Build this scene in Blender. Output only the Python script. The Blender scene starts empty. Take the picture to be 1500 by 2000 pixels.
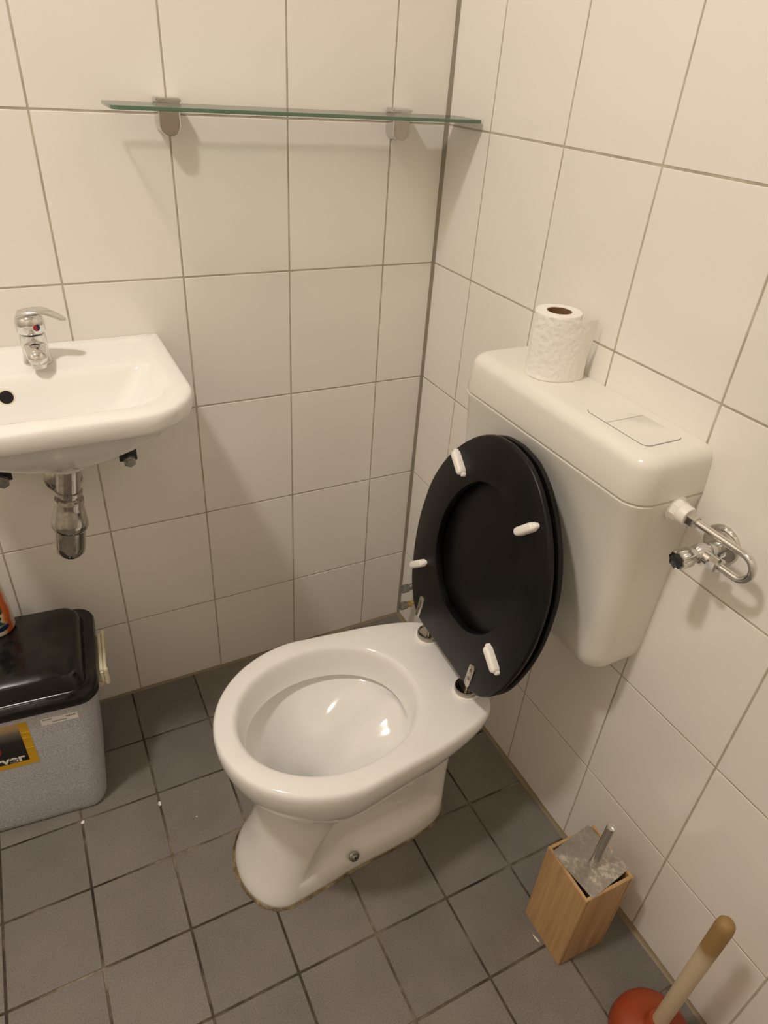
import bpy, bmesh, math, random
from mathutils import Vector, Matrix
random.seed(7)
PI = math.pi
scene = bpy.context.scene
COL = scene.collection

# ------------------------------------------------------------------ camera
CAM = Vector((-0.77776, -1.25691, 1.32182))
RR = [[0.8904011, -0.4506659, 0.0639232], [-0.2020890, -0.5172376, -0.8316401], [0.4078553, 0.7275751, -0.5516235]]
cd = bpy.data.cameras.new('camera'); cam = bpy.data.objects.new('camera', cd); COL.objects.link(cam)
cd.sensor_fit = 'VERTICAL'; cd.sensor_height = 24.0; cd.lens = 1320.03 / 2000 * 24.0
cd.clip_start = 0.02
m = Matrix.Identity(4)
for i in range(3):
    m[i][0] = RR[0][i]; m[i][1] = -RR[1][i]; m[i][2] = -RR[2][i]; m[i][3] = CAM[i]
cam.matrix_world = m
scene.camera = cam

# ------------------------------------------------------------------ world, view, lamp
w = bpy.data.worlds.new('world'); scene.world = w; w.use_nodes = True
w.node_tree.nodes['Background'].inputs[0].default_value = (0.02, 0.02, 0.02, 1)
w.node_tree.nodes['Background'].inputs[1].default_value = 1.0
scene.view_settings.view_transform = 'Standard'
scene.view_settings.look = 'None'
scene.view_settings.gamma = 1.0
scene.view_settings.use_curve_mapping = False
scene.view_settings.exposure = 0.0
LAMP_POS = (-1.30, -0.75, 2.66)
LAMP_R = 0.09
LAMP_STRENGTH = 272.0
LAMP_COLOR = (1.0, 0.91, 0.83)
scene.cycles.max_bounces = 14
scene.cycles.diffuse_bounces = 9

# room extents: corner at the origin, room runs to -x and -y
XL, YF, ZC = -2.05, -1.75, 2.70

# ------------------------------------------------------------------ materials
def lin(c):
    c = c / 255.0
    return c / 12.92 if c <= 0.04045 else ((c + 0.055) / 1.055) ** 2.4
def rgb(r, g, b): return (lin(r), lin(g), lin(b), 1)
class Mat:
    def __init__(s, name):
        s.m = bpy.data.materials.new(name); s.m.use_nodes = True
        s.t = s.m.node_tree; s.b = s.t.nodes['Principled BSDF']
    def n(s, typ, **kw):
        nd = s.t.nodes.new(typ)
        for k, v in kw.items():
            if k in nd.inputs: nd.inputs[k].default_value = v
            else: setattr(nd, k, v)
        return nd
    def l(s, a, b): s.t.links.new(a, b)
    def coord(s, kind='Object'): return s.n('ShaderNodeTexCoord').outputs[kind]
    def noise(s, scale, detail=3, rough=0.5, vec=None):
        nd = s.n('ShaderNodeTexNoise', Scale=scale, Detail=detail, Roughness=rough)
        s.l(vec if vec is not None else s.coord(), nd.inputs['Vector']); return nd.outputs['Fac']
    def ramp(s, fac, stops):
        r = s.n('ShaderNodeValToRGB'); e = r.color_ramp.elements
        while len(e) < len(stops): e.new(0.5)
        for el, (p, c) in zip(e, stops): el.position = p; el.color = c
        s.l(fac, r.inputs[0]); return r.outputs[0]
    def mapr(s, fac, a, b, c, d):
        nd = s.n('ShaderNodeMapRange'); s.l(fac, nd.inputs[0])
        for i, v in enumerate((a, b, c, d)): nd.inputs[i + 1].default_value = v
        return nd.outputs[0]
    def bump(s, h, strength, dist):
        nd = s.n('ShaderNodeBump', Strength=strength, Distance=dist); s.l(h, nd.inputs['Height'])
        s.l(nd.outputs[0], s.b.inputs['Normal'])
    def set(s, **kw):
        for k, v in kw.items(): s.b.inputs[k.replace('_', ' ')].default_value = v
        return s
def plain(name, col, rough=0.5, metal=0.0, **kw):
    M = Mat(name); M.set(Base_Color=col, Roughness=rough, Metallic=metal, **kw)
    return M.m

def mk_tile():
    M = Mat('glazed_wall_tile')
    geo = M.n('ShaderNodeNewGeometry')
    oi = M.n('ShaderNodeObjectInfo')
    a = M.noise(2.2, 3, 0.55, geo.outputs['Position'])
    col = M.ramp(a, [(0.25, rgb(235, 231, 224)), (0.75, rgb(241, 238, 232))])
    hs = M.n('ShaderNodeHueSaturation'); M.l(col, hs.inputs['Color'])
    M.l(M.mapr(oi.outputs['Random'], 0, 1, 0.98, 1.015), hs.inputs['Value'])
    # old soap and water marks with their own ragged shapes
    sm = M.noise(14, 5, 0.7, geo.outputs['Position'])
    M.l(M.mapr(sm, 0.45, 0.72, 0.10, 0.22), M.b.inputs['Roughness'])
    M.l(hs.outputs[0], M.b.inputs['Base Color'])
    wv = M.noise(7, 2, 0.5, geo.outputs['Position']); M.bump(wv, 0.06, 0.01)
    M.set(Specular_IOR_Level=0.5)
    return M.m
def mk_grout():
    M = Mat('grey_wall_grout')
    p = M.n('ShaderNodeNewGeometry').outputs['Position']
    f = M.noise(18, 5, 0.65, p)
    M.l(M.ramp(f, [(0.3, rgb(160, 151, 134)), (0.7, rgb(202, 193, 177))]), M.b.inputs['Base Color'])
    M.set(Roughness=0.9); return M.m
def mk_floor_tile():
    M = Mat('dark_grey_floor_tile')
    p = M.n('ShaderNodeNewGeometry').outputs['Position']
    oi = M.n('ShaderNodeObjectInfo')
    f1 = M.noise(9, 5, 0.62, p); f2 = M.noise(430, 3, 0.65, p)
    base = M.ramp(f1, [(0.28, rgb(104, 99, 93)), (0.6, rgb(126, 121, 114)), (0.85, rgb(142, 136, 127))])
    sp = M.ramp(f2, [(0.36, rgb(74, 70, 66)), (0.47, rgb(122, 117, 110)), (0.62, rgb(126, 121, 114)), (0.74, rgb(178, 171, 160))])
    mx = M.n('ShaderNodeMix', data_type='RGBA'); mx.inputs[0].default_value = 0.5
    M.l(base, mx.inputs[6]); M.l(sp, mx.inputs[7])
    hs = M.n('ShaderNodeHueSaturation'); M.l(mx.outputs[2], hs.inputs['Color'])
    M.l(M.mapr(oi.outputs['Random'], 0, 1, 0.90, 1.10), hs.inputs['Value'])
    # pale scuffs and dried drops
    sc = M.noise(26, 6, 0.75, p)
    mx2 = M.n('ShaderNodeMix', data_type='RGBA'); M.l(M.mapr(sc, 0.66, 0.78, 0, 0.4), mx2.inputs[0])
    M.l(hs.outputs[0], mx2.inputs[6]); mx2.inputs[7].default_value = rgb(158, 150, 136)
    M.l(mx2.outputs[2], M.b.inputs['Base Color'])
    M.l(M.mapr(f1, 0.3, 0.7, 0.42, 0.62), M.b.inputs['Roughness'])
    M.bump(f2, 0.35, 0.0012); return M.m
def mk_floor_grout():
    M = Mat('stained_floor_grout')
    p = M.n('ShaderNodeNewGeometry').outputs['Position']
    f = M.noise(5.5, 5, 0.7, p)
    M.l(M.ramp(f, [(0.36, rgb(44, 36, 28)), (0.47, rgb(70, 62, 50)), (0.56, rgb(108, 99, 84)), (0.66, rgb(156, 147, 130))]), M.b.inputs['Base Color'])
    M.set(Roughness=0.9); return M.m
def mk_ceramic(name, c1, c2, dirt=0.0):
    M = Mat(name)
    f = M.noise(5, 4, 0.6)
    col = M.ramp(f, [(0.3, c1), (0.7, c2)])
    if dirt > 0:
        d = M.noise(260, 4, 0.7)
        g = M.noise(13, 3, 0.6)
        mul = M.n('ShaderNodeMath', operation='MULTIPLY')
        M.l(M.mapr(d, 0.655, 0.70, 0, 1), mul.inputs[0]); M.l(M.mapr(g, 0.5, 0.72, 0, dirt), mul.inputs[1])
        mx = M.n('ShaderNodeMix', data_type='RGBA'); M.l(mul.outputs[0], mx.inputs[0])
        M.l(col, mx.inputs[6]); mx.inputs[7].default_value = rgb(96, 78, 56); col = mx.outputs[2]
    M.l(col, M.b.inputs['Base Color'])
    M.set(Roughness=0.09, Specular_IOR_Level=0.55, Coat_Weight=0.3, Coat_Roughness=0.05)
    return M.m
def mk_chrome(name, base=(0.72, 0.71, 0.69, 1), r0=0.06, r1=0.2, spots=None):
    M = Mat(name); f = M.noise(60, 5, 0.65)
    M.l(M.mapr(f, 0.4, 0.75, r0, r1), M.b.inputs['Roughness'])
    M.set(Base_Color=base, Metallic=1.0)
    if spots:
        g = M.noise(140, 4, 0.7)
        M.l(M.ramp(g, [(0.45, base), (0.62, spots)]), M.b.inputs['Base Color'])
    return M.m
def mk_bamboo():
    M = Mat('oiled_bamboo')
    tc = M.coord(); mp = M.n('ShaderNodeMapping'); M.l(tc, mp.inputs['Vector']); mp.inputs['Scale'].default_value = (1, 1, 0.035)
    f = M.noise(150, 4, 0.6, mp.outputs[0])
    mp2 = M.n('ShaderNodeMapping'); M.l(tc, mp2.inputs['Vector']); mp2.inputs['Scale'].default_value = (1, 1, 0.12)
    g = M.noise(34, 4, 0.55, mp2.outputs[0])
    c1 = M.ramp(f, [(0.3, rgb(160, 126, 84)), (0.5, rgb(188, 151, 105)), (0.7, rgb(203, 168, 122))])
    c2 = M.ramp(g, [(0.3, rgb(163, 127, 86)), (0.55, rgb(193, 157, 111)), (0.75, rgb(206, 173, 128))])
    mx = M.n('ShaderNodeMix', data_type='RGBA'); mx.inputs[0].default_value = 0.5
    M.l(c1, mx.inputs[6]); M.l(c2, mx.inputs[7]); M.l(mx.outputs[2], M.b.inputs['Base Color'])
    M.set(Roughness=0.5); M.bump(f, 0.15, 0.001); return M.m
def mk_handle_wood():
    M = Mat('grimy_wooden_handle')
    tc = M.coord(); sx = M.n('ShaderNodeSeparateXYZ'); M.l(tc, sx.inputs[0])
    f = M.noise(40, 4, 0.6)
    ad = M.n('ShaderNodeMath', operation='MULTIPLY_ADD'); M.l(f, ad.inputs[0]); ad.inputs[1].default_value = 0.05; M.l(sx.outputs[2], ad.inputs[2])
    M.l(M.ramp(M.mapr(ad.outputs[0], 0.315, 0.345, 0, 1), [(0.0, rgb(204, 186, 156)), (1.0, rgb(152, 122, 76))]), M.b.inputs['Base Color'])
    M.set(Roughness=0.6); return M.m
def mk_granite_plastic():
    M = Mat('speckled_grey_plastic')
    f = M.noise(520, 3, 0.6)
    M.l(M.ramp(f, [(0.38, rgb(154, 155, 162)), (0.5, rgb(192, 193, 201)), (0.64, rgb(212, 213, 220))]), M.b.inputs['Base Color'])
    M.set(Roughness=0.45); return M.m
def mk_black_lid():
    M = Mat('dusty_black_plastic')
    g = M.n('ShaderNodeNewGeometry'); sx = M.n('ShaderNodeSeparateXYZ'); M.l(g.outputs['Normal'], sx.inputs[0])
    f = M.noise(28, 6, 0.7)
    mul = M.n('ShaderNodeMath', operation='MULTIPLY'); M.l(M.mapr(f, 0.42, 0.78, 0, 0.55), mul.inputs[0])
    M.l(M.mapr(sx.outputs[2], 0.95, 1.0, 0, 1), mul.inputs[1])
    mx = M.n('ShaderNodeMix', data_type='RGBA'); M.l(mul.outputs[0], mx.inputs[0])
    mx.inputs[6].default_value = rgb(16, 15, 16); mx.inputs[7].default_value = rgb(62, 58, 52)
    M.l(mx.outputs[2], M.b.inputs['Base Color'])
    M.l(M.mapr(f, 0.35, 0.65, 0.12, 0.26), M.b.inputs['Roughness']); return M.m
def mk_seat_black():
    M = Mat('black_painted_seat')
    f = M.noise(24, 5, 0.65)
    M.l(M.ramp(f, [(0.4, rgb(11, 10, 10)), (0.75, rgb(22, 21, 20))]), M.b.inputs['Base Color'])
    M.l(M.mapr(f, 0.35, 0.7, 0.30, 0.42), M.b.inputs['Roughness']); M.set(Specular_IOR_Level=0.28); return M.m
def mk_tissue():
    M = Mat('embossed_tissue')
    f = M.n('ShaderNodeTexVoronoi', feature='SMOOTH_F1', Scale=130.0); M.l(M.coord(), f.inputs['Vector'])
    g = M.noise(90, 4, 0.6)
    ad = M.n('ShaderNodeMath', operation='ADD'); M.l(f.outputs['Distance'], ad.inputs[0]); M.l(g, ad.inputs[1])
    M.set(Base_Color=rgb(246, 243, 238), Roughness=0.95, Subsurface_Weight=0.0)
    M.bump(ad.outputs[0], 0.45, 0.004); return M.m
def mk_glass():
    M = Mat('clear_shelf_glass')
    tr_ = M.n('ShaderNodeBsdfTransparent'); tr_.inputs[0].default_value = (0.93, 0.965, 0.945, 1)
    gl = M.n('ShaderNodeBsdfGlossy'); gl.inputs['Roughness'].default_value = 0.01
    fr = M.n('ShaderNodeFresnel'); fr.inputs['IOR'].default_value = 1.45
    mx = M.n('ShaderNodeMixShader'); M.l(fr.outputs[0], mx.inputs[0]); M.l(tr_.outputs[0], mx.inputs[1]); M.l(gl.outputs[0], mx.inputs[2])
    out = [n for n in M.t.nodes if n.type == 'OUTPUT_MATERIAL'][0]
    M.l(mx.outputs[0], out.inputs['Surface']); return M.m
def mk_zinc():
    M = Mat('tarnished_steel_lid')
    f = M.noise(120, 6, 0.75); g = M.noise(16, 3, 0.6)
    ad = M.n('ShaderNodeMath', operation='ADD'); M.l(f, ad.inputs[0]); M.l(g, ad.inputs[1])
    fac = M.mapr(ad.outputs[0], 0.8, 1.25, 0, 1)
    M.l(M.ramp(fac, [(0.25, rgb(158, 152, 142)), (0.6, rgb(172, 166, 155)), (0.85, rgb(214, 207, 192))]), M.b.inputs['Base Color'])
    M.l(M.mapr(fac, 0, 1, 0.30, 0.55), M.b.inputs['Roughness']); M.set(Metallic=0.85); return M.m
def mk_caulk():
    M = Mat('yellowed_sealant')
    f = M.noise(28, 5, 0.7, M.n('ShaderNodeNewGeometry').outputs['Position'])
    M.l(M.ramp(f, [(0.32, rgb(78, 62, 38)), (0.5, rgb(116, 100, 68)), (0.68, rgb(172, 158, 126))]), M.b.inputs['Base Color'])
    M.set(Roughness=0.35); M.bump(f, 0.5, 0.004); return M.m

MT = dict(
    tile=mk_tile(), grout=mk_grout(), ftile=mk_floor_tile(), fgrout=mk_floor_grout(),
    bowl=mk_ceramic('white_toilet_ceramic', rgb(234, 233, 230), rgb(239, 238, 236), 0.35),
    foot=mk_ceramic('white_pedestal_ceramic', rgb(236, 234, 231), rgb(243, 241, 238), 0.8),
    basin=mk_ceramic('white_basin_ceramic', rgb(236, 235, 232), rgb(240, 239, 236), 0.0),
    tank=plain('ivory_cistern_plastic', rgb(236, 234, 226), 0.2),
    btn=plain('ivory_button_plastic', rgb(235, 233, 225), 0.22),
    chrome=mk_chrome('worn_chrome'),
    chrome2=mk_chrome('limescaled_chrome', (0.56, 0.54, 0.50, 1), 0.08, 0.26, (0.44, 0.42, 0.38, 1)),
    dullmetal=mk_chrome('grey_plated_brass', (0.42, 0.42, 0.40, 1), 0.3, 0.5, (0.25, 0.25, 0.23, 1)),
    brass=mk_chrome('bare_brass', (0.62, 0.44, 0.20, 1), 0.25, 0.45),
    steel=mk_chrome('brushed_steel', (0.60, 0.56, 0.50, 1), 0.2, 0.35),
    darksteel=mk_chrome('dark_polished_steel', (0.40, 0.37, 0.33, 1), 0.08, 0.2),
    seat=mk_seat_black(), white=plain('white_plastic', rgb(243, 240, 234), 0.35),
    offwhite=plain('yellowed_white_plastic', rgb(226, 218, 194), 0.45),
    tissue=mk_tissue(), card=plain('brown_cardboard', rgb(128, 96, 62), 0.9),
    bamboo=mk_bamboo(), zinc=mk_zinc(), hwood=mk_handle_wood(),
    rubber=plain('orange_red_rubber', rgb(152, 64, 28), 0.5),
    granite=mk_granite_plastic(), blacklid=mk_black_lid(),
    glass=mk_glass(), caulk=mk_caulk(),
    gedge=plain('green_glass_edge', rgb(92, 120, 98), 0.12),
    seal=plain('grey_corner_sealant', rgb(146, 137, 122), 0.5),
    seal2=plain('beige_floor_sealant', rgb(138, 124, 98), 0.5),
    black=plain('black_void', rgb(8, 8, 8), 0.8),
    darkrubber=plain('dark_grey_plastic', rgb(46, 50, 48), 0.5),
    yellow=plain('yellow_print', rgb(214, 168, 26), 0.4),
    bpanel=None, red=plain('red_print', rgb(160, 22, 20), 0.4), blue=plain('blue_print', rgb(20, 30, 70), 0.4),
    print_white=plain('white_print', rgb(230, 226, 216), 0.5), print_black=plain('black_print', rgb(20, 20, 20), 0.5),
    print_grey=plain('grey_print', rgb(120, 116, 110), 0.5),
    paper=plain('paper_label', rgb(238, 238, 238), 0.6),
    leaf=plain('green_print', rgb(34, 78, 58), 0.4),
    paint=plain('pale_wall_paint', rgb(226, 220, 209), 0.7),
    ceil=plain('white_ceiling_paint', rgb(246, 245, 241), 0.9),
    door=plain('grey_white_door_paint', rgb(200, 194, 182), 0.4),
    stain=plain('rust_stain', rgb(150, 110, 62), 0.7),
)
def mk_panel():
    M = Mat('black_gradient_print'); sx = M.n('ShaderNodeSeparateXYZ'); M.l(M.coord('Generated'), sx.inputs[0])
    M.l(M.ramp(sx.outputs[2], [(0.0, rgb(14, 13, 13)), (0.55, rgb(34, 34, 34)), (0.78, rgb(110, 106, 98)), (0.86, rgb(170, 148, 112)), (1.0, rgb(196, 170, 128))]), M.b.inputs['Base Color'])
    M.set(Roughness=0.4); return M.m
MT['bpanel'] = mk_panel()
def mk_bottle():
    M = Mat('printed_bottle_label')
    sx = M.n('ShaderNodeSeparateXYZ'); M.l(M.coord(), sx.inputs[0])
    at = M.n('ShaderNodeMath', operation='ARCTAN2'); M.l(sx.outputs[1], at.inputs[0]); M.l(sx.outputs[0], at.inputs[1])
    f = M.noise(60, 3, 0.6)
    ad = M.n('ShaderNodeMath', operation='MULTIPLY_ADD'); M.l(f, ad.inputs[0]); ad.inputs[1].default_value = 0.5; M.l(at.outputs[0], ad.inputs[2])
    c = M.ramp(M.mapr(ad.outputs[0], -1.6, 0.6, 0, 1), [(0.30, rgb(226, 222, 208)), (0.40, rgb(214, 198, 160)), (0.48, rgb(205, 110, 50)), (0.62, rgb(196, 92, 40)), (0.74, rgb(226, 214, 196))])
    g = M.noise(38, 2, 0.4)
    zz = M.mapr(sx.outputs[2], 0.018, 0.03, 0, 1)
    mul = M.n('ShaderNodeMath', operation='MULTIPLY'); M.l(M.mapr(g, 0.5, 0.56, 0, 1), mul.inputs[0]); M.l(zz, mul.inputs[1])
    mul2 = M.n('ShaderNodeMath', operation='MULTIPLY'); M.l(mul.outputs[0], mul2.inputs[0]); M.l(M.mapr(at.outputs[0], -0.9, -0.75, 1, 0), mul2.inputs[1])
    mx = M.n('ShaderNodeMix', data_type='RGBA'); M.l(mul2.outputs[0], mx.inputs[0]); M.l(c, mx.inputs[6]); mx.inputs[7].default_value = rgb(30, 70, 56)
    M.l(mx.outputs[2], M.b.inputs['Base Color']); M.set(Roughness=0.3); return M.m
MT['bottle'] = mk_bottle()

# ------------------------------------------------------------------ mesh helpers
def mesh(name, verts, faces, smooth=40):
    me = bpy.data.meshes.new(name); me.from_pydata([tuple(v) for v in verts], [], faces); me.validate()
    bm = bmesh.new(); bm.from_mesh(me); bmesh.ops.recalc_face_normals(bm, faces=bm.faces); bm.to_mesh(me); bm.free()
    if smooth:
        me.polygons.foreach_set('use_smooth', [True] * len(me.polygons))
        me.set_sharp_from_angle(angle=math.radians(smooth))
    return me
def obj(name, me, mat, parent=None, loc=(0, 0, 0), rot=(0, 0, 0)):
    o = bpy.data.objects.new(name, me); COL.objects.link(o)
    if mat is not None and len(me.materials) == 0: me.materials.append(MT[mat])
    o.location = loc; o.rotation_euler = rot
    if parent is not None: o.parent = parent
    return o
def tag(o, label=None, cat=None, group=None, kind=None):
    if label: o['label'] = label
    if cat: o['category'] = cat
    if group: o['group'] = group
    if kind: o['kind'] = kind
    return o
def thing(name, label, cat, loc=(0, 0, 0), rot=(0, 0, 0), group=None):
    o = bpy.data.objects.new(name, None); COL.objects.link(o); o.empty_display_size = 0.05
    o.location = loc; o.rotation_euler = rot
    return tag(o, label, cat, group)
def loft(rows, closed=True, cap0=False, cap1=False):
    n = len(rows[0]); v = [p for r in rows for p in r]; f = []
    for i in range(len(rows) - 1):
        for j in range(n if closed else n - 1):
            a = i * n + j; b = i * n + (j + 1) % n
            f.append((a, b, b + n, a + n))
    if cap0: f.append(tuple(reversed(range(n))))
    if cap1: f.append(tuple(range((len(rows) - 1) * n, len(rows) * n)))
    return v, f
def lathe(prof, seg=40, cap0=True, cap1=True, axis='z'):
    rows = []
    for r, z in prof:
        ring = [(r * math.cos(2 * PI * k / seg), r * math.sin(2 * PI * k / seg), z) for k in range(seg)]
        if axis == 'x': ring = [(p[2], p[0], p[1]) for p in ring]
        if axis == 'y': ring = [(p[1], p[2], p[0]) for p in ring]
        rows.append(ring)
    return loft(rows, True, cap0, cap1)
def move(vf, d): return [(p[0] + d[0], p[1] + d[1], p[2] + d[2]) for p in vf[0]], vf[1]
def join(*parts):
    V, F = [], []
    for v, f in parts:
        o = len(V); V += list(v); F += [tuple(i + o for i in q) for q in f]
    return V, F
def tube(path, rad, seg=20, caps=True):
    P = [Vector(p) for p in path]; n = len(P)
    T = [(P[min(i + 1, n - 1)] - P[max(i - 1, 0)]).normalized() for i in range(n)]
    a = Vector((0, 0, 1)) if abs(T[0].z) < 0.9 else Vector((1, 0, 0))
    u = T[0].cross(a).normalized(); rows = []
    for i in range(n):
        u = (u - T[i] * u.dot(T[i])).normalized(); v = T[i].cross(u)
        r = rad[i] if isinstance(rad, (list, tuple)) else rad
        rows.append([P[i] + (u * math.cos(2 * PI * k / seg) + v * math.sin(2 * PI * k / seg)) * r for k in range(seg)])
    return loft(rows, True, caps, caps)
def rrect(hx, hy, r, n=6, cx=0.0, cy=0.0):
    pts = []
    for sx, sy, a0 in ((1, 1, 0), (-1, 1, PI / 2), (-1, -1, PI), (1, -1, 1.5 * PI)):
        for k in range(n + 1):
            a = a0 + k * PI / 2 / n
            pts.append((cx + sx * (hx - r) + r * math.cos(a), cy + sy * (hy - r) + r * math.sin(a)))
    return pts
def box(x0, x1, y0, y1, z0, z1, bev=0.0):
    if bev <= 0:
        v = [(x, y, z) for z in (z0, z1) for x, y in ((x0, y0), (x1, y0), (x1, y1), (x0, y1))]
        return v, [(3, 2, 1, 0), (4, 5, 6, 7), (0, 1, 5, 4), (1, 2, 6, 5), (2, 3, 7, 6), (3, 0, 4, 7)]
    bm = bmesh.new(); bmesh.ops.create_cube(bm, size=1.0)
    for q in bm.verts: q.co = Vector(((x0 + x1) / 2 + q.co.x * (x1 - x0), (y0 + y1) / 2 + q.co.y * (y1 - y0), (z0 + z1) / 2 + q.co.z * (z1 - z0)))
    bmesh.ops.bevel(bm, geom=bm.edges[:], offset=bev, segments=2, affect='EDGES')
    bm.verts.index_update(); v = [tuple(q.co) for q in bm.verts]; f = [tuple(q.index for q in fc.verts) for fc in bm.faces]; bm.free()
    return v, f
def sstep(a, b, x):
    t = max(0.0, min(1.0, (x - a) / (b - a))); return t * t * (3 - 2 * t)
def catmull(pts, per=8):
    out = []
    P = [pts[0]] + list(pts) + [pts[-1]]
    for i in range(1, len(P) - 2):
        for k in range(per):
            t = k / per; r = []
            for d in range(len(pts[0])):
                a, b, c, e = P[i - 1][d], P[i][d], P[i + 1][d], P[i + 2][d]
                r.append(0.5 * (2 * b + (c - a) * t + (2 * a - 5 * b + 4 * c - e) * t * t + (3 * b - a - 3 * c + e) * t ** 3))
            out.append(tuple(r))
    out.append(tuple(pts[-1])); return out

# ------------------------------------------------------------------ setting: walls, floor, ceiling, tiles
GR = 0.0008      # how far the joints lie behind the tile faces
def tile_mesh(name, wu, wv, ch=0.0009, th=0.0045):
    hu, hv = wu / 2, wv / 2
    rows = []
    for s, n in ((0, -th), (0, -ch), (ch * 0.35, -ch * 0.3), (ch, 0.0)):
        rows.append([(-hu + s, -hv + s, n), (hu - s, -hv + s, n), (hu - s, hv - s, n), (-hu + s, hv - s, n)])
    v, f = loft(rows, True, False, True)
    return mesh(name, v, f, 0)
TM = {}
def get_tile(kind, wu, wv):
    k = (kind, round(wu, 4), round(wv, 4))
    if k not in TM:
        TM[k] = tile_mesh(kind, wu, wv); TM[k].materials.append(MT['ftile' if kind == 'floor_tile' else 'tile'])
    return TM[k]
def spans(lines, gap):
    return [((a + b) / 2, abs(b - a) - gap) for a, b in zip(lines[:-1], lines[1:])]
ROWS = [0.0] + [0.2234 + k * 0.2526 for k in range(10)] + [ZC]
# wall_back is the plane y = 0, wall_right the plane x = 0 (tile faces lie in those planes)
wall_back = tag(obj('wall_back', mesh('wall_back', *box(XL - 0.1, 0.1, GR, 0.1, -0.02, ZC + 0.02), 0), 'grout'), kind='structure')
wall_right = tag(obj('wall_right', mesh('wall_right', *box(GR, 0.1, YF - 0.1, GR, -0.02, ZC + 0.02), 0), 'grout'), kind='structure')
floor = tag(obj('floor', mesh('floor', *box(XL - 0.1, 0.1, YF - 0.1, 0.1, -0.1, -0.0018), 0), 'fgrout'), kind='structure')
ceiling = tag(obj('ceiling', mesh('ceiling', *box(XL - 0.1, 0.1, YF - 0.1, 0.1, ZC, ZC + 0.1), 0), 'ceil'), kind='structure')
wall_left = tag(obj('wall_left', mesh('wall_left', *box(XL - 0.1, XL, YF - 0.1, 0.1, -0.02, ZC + 0.02), 0), 'paint'), kind='structure')
wall_front = tag(obj('wall_front', mesh('wall_front', *box(XL - 0.1, 0.1, YF - 0.1, YF, -0.02, ZC + 0.02), 0), 'paint'), kind='structure')
GAP = 0.0030
cols_b = [-0.002] + [-(0.1191 + 0.2 * k) for k in range(10)]
cols_r = [-0.002] + [-(0.142 + 0.2 * k) for k in range(8)] + [YF + 0.002]
def jit(a): return random.uniform(-a, a)
for cu, wu in spans(cols_b, GAP):
    for cv, wv in spans(ROWS, GAP):
        obj('wall_tile', get_tile('wall_tile', wu, wv), None, wall_back, (cu, 0, cv), (PI / 2 + jit(0.0012), 0, jit(0.0012)))
for cu, wu in spans(cols_r, GAP):
    for cv, wv in spans(ROWS, GAP):
        # local u -> -y, v -> z, n -> -x
        o = obj('wall_tile', get_tile('wall_tile', wu, wv), None, wall_right, (0, cu, cv), (PI / 2, jit(0.0012), -PI / 2 + jit(0.0012)))
fx = [-0.0015] + [-(0.1432 + 0.1496 * k) for k in range(13)]
fy = [-0.0015] + [-(0.1527 + 0.1496 * k) for k in range(10)] + [YF + 0.002]
fx[-1] = max(fx[-1], XL + 0.002)
for cu, wu in spans(fx, 0.0042):
    for cv, wv in spans(fy, 0.0042):
        obj('floor_tile', get_tile('floor_tile', wu, wv), None, floor, (cu, cv, jit(0.0002)), (jit(0.0015), jit(0.0015), jit(0.001)))
# sealant beads in the corner and along the floor
def bead(name, p0, p1, d1, d2, r, mat, wob=0.0):
    p0, p1 = Vector(p0), Vector(p1); d1, d2 = Vector(d1), Vector(d2); rows = []
    for i in range(61):
        t = i / 60; c = p0.lerp(p1, t); rr = r * (1 + wob * math.sin(37 * t + 3 * math.sin(11 * t)))
        rows.append([c + d1 * rr, c + (d1 + d2) * rr * 0.36, c + d2 * rr, c - (d1 + d2) * 0.0012])
    v, f = loft(rows, True, True, True)
    return tag(obj(name, mesh(name, v, f, 60), mat), kind='structure')
bead('trim_1', (0, 0, 0.0), (0, 0, ZC), (-1, 0, 0), (0, -1, 0), 0.0062, 'seal', 0.10)
bead('trim_2', (XL, 0, 0.0), (0, 0, 0.0), (0, -1, 0), (0, 0, 1), 0.0050, 'seal2', 0.12)
bead('trim_3', (0, YF, 0.0), (0, 0, 0.0), (-1, 0, 0), (0, 0, 1), 0.0072, 'seal2', 0.15)
# door behind the photographer
door = tag(obj('door_1', mesh('door_1', *box(-1.35, -0.45, YF, YF + 0.02, 0.0, 2.03, 0.002), 30), 'door'), kind='structure')
obj('door_handle', mesh('door_handle', *join(tube([(-1.27, YF + 0.018, 1.02), (-1.27, YF + 0.06, 1.02), (-1.26, YF + 0.066, 1.02), (-1.15, YF + 0.066, 1.02)], 0.009, 12),
    move(lathe([(0.024, 0), (0.024, 0.008)], 24, axis='y'), (-1.27, YF + 0.019, 1.02))), 40), 'steel', door)

# lamp
lm = Mat('lit_opal_glass'); lm.b.inputs['Base Color'].default_value = (0.9, 0.9, 0.88, 1)
lm.b.inputs['Emission Color'].default_value = (*LAMP_COLOR, 1); lm.b.inputs['Emission Strength'].default_value = LAMP_STRENGTH
MT['lamp'] = lm.m
lamp = thing('ceiling_lamp', 'round flush ceiling lamp with a lit opal disc', 'lamp', (LAMP_POS[0], LAMP_POS[1], ZC))
dz = LAMP_POS[2] - ZC
obj('diffuser', mesh('diffuser', *lathe([(LAMP_R, dz + 0.004), (LAMP_R, dz), (0.001, dz - 0.001)], 40), 40), 'lamp', lamp)
obj('housing', mesh('housing', *lathe([(LAMP_R + 0.012, 0.0), (LAMP_R + 0.012, dz - 0.004), (LAMP_R + 0.008, dz - 0.006), (LAMP_R + 0.001, dz - 0.005), (LAMP_R + 0.001, dz + 0.006)], 40, True, False), 40), 'white', lamp)

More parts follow.
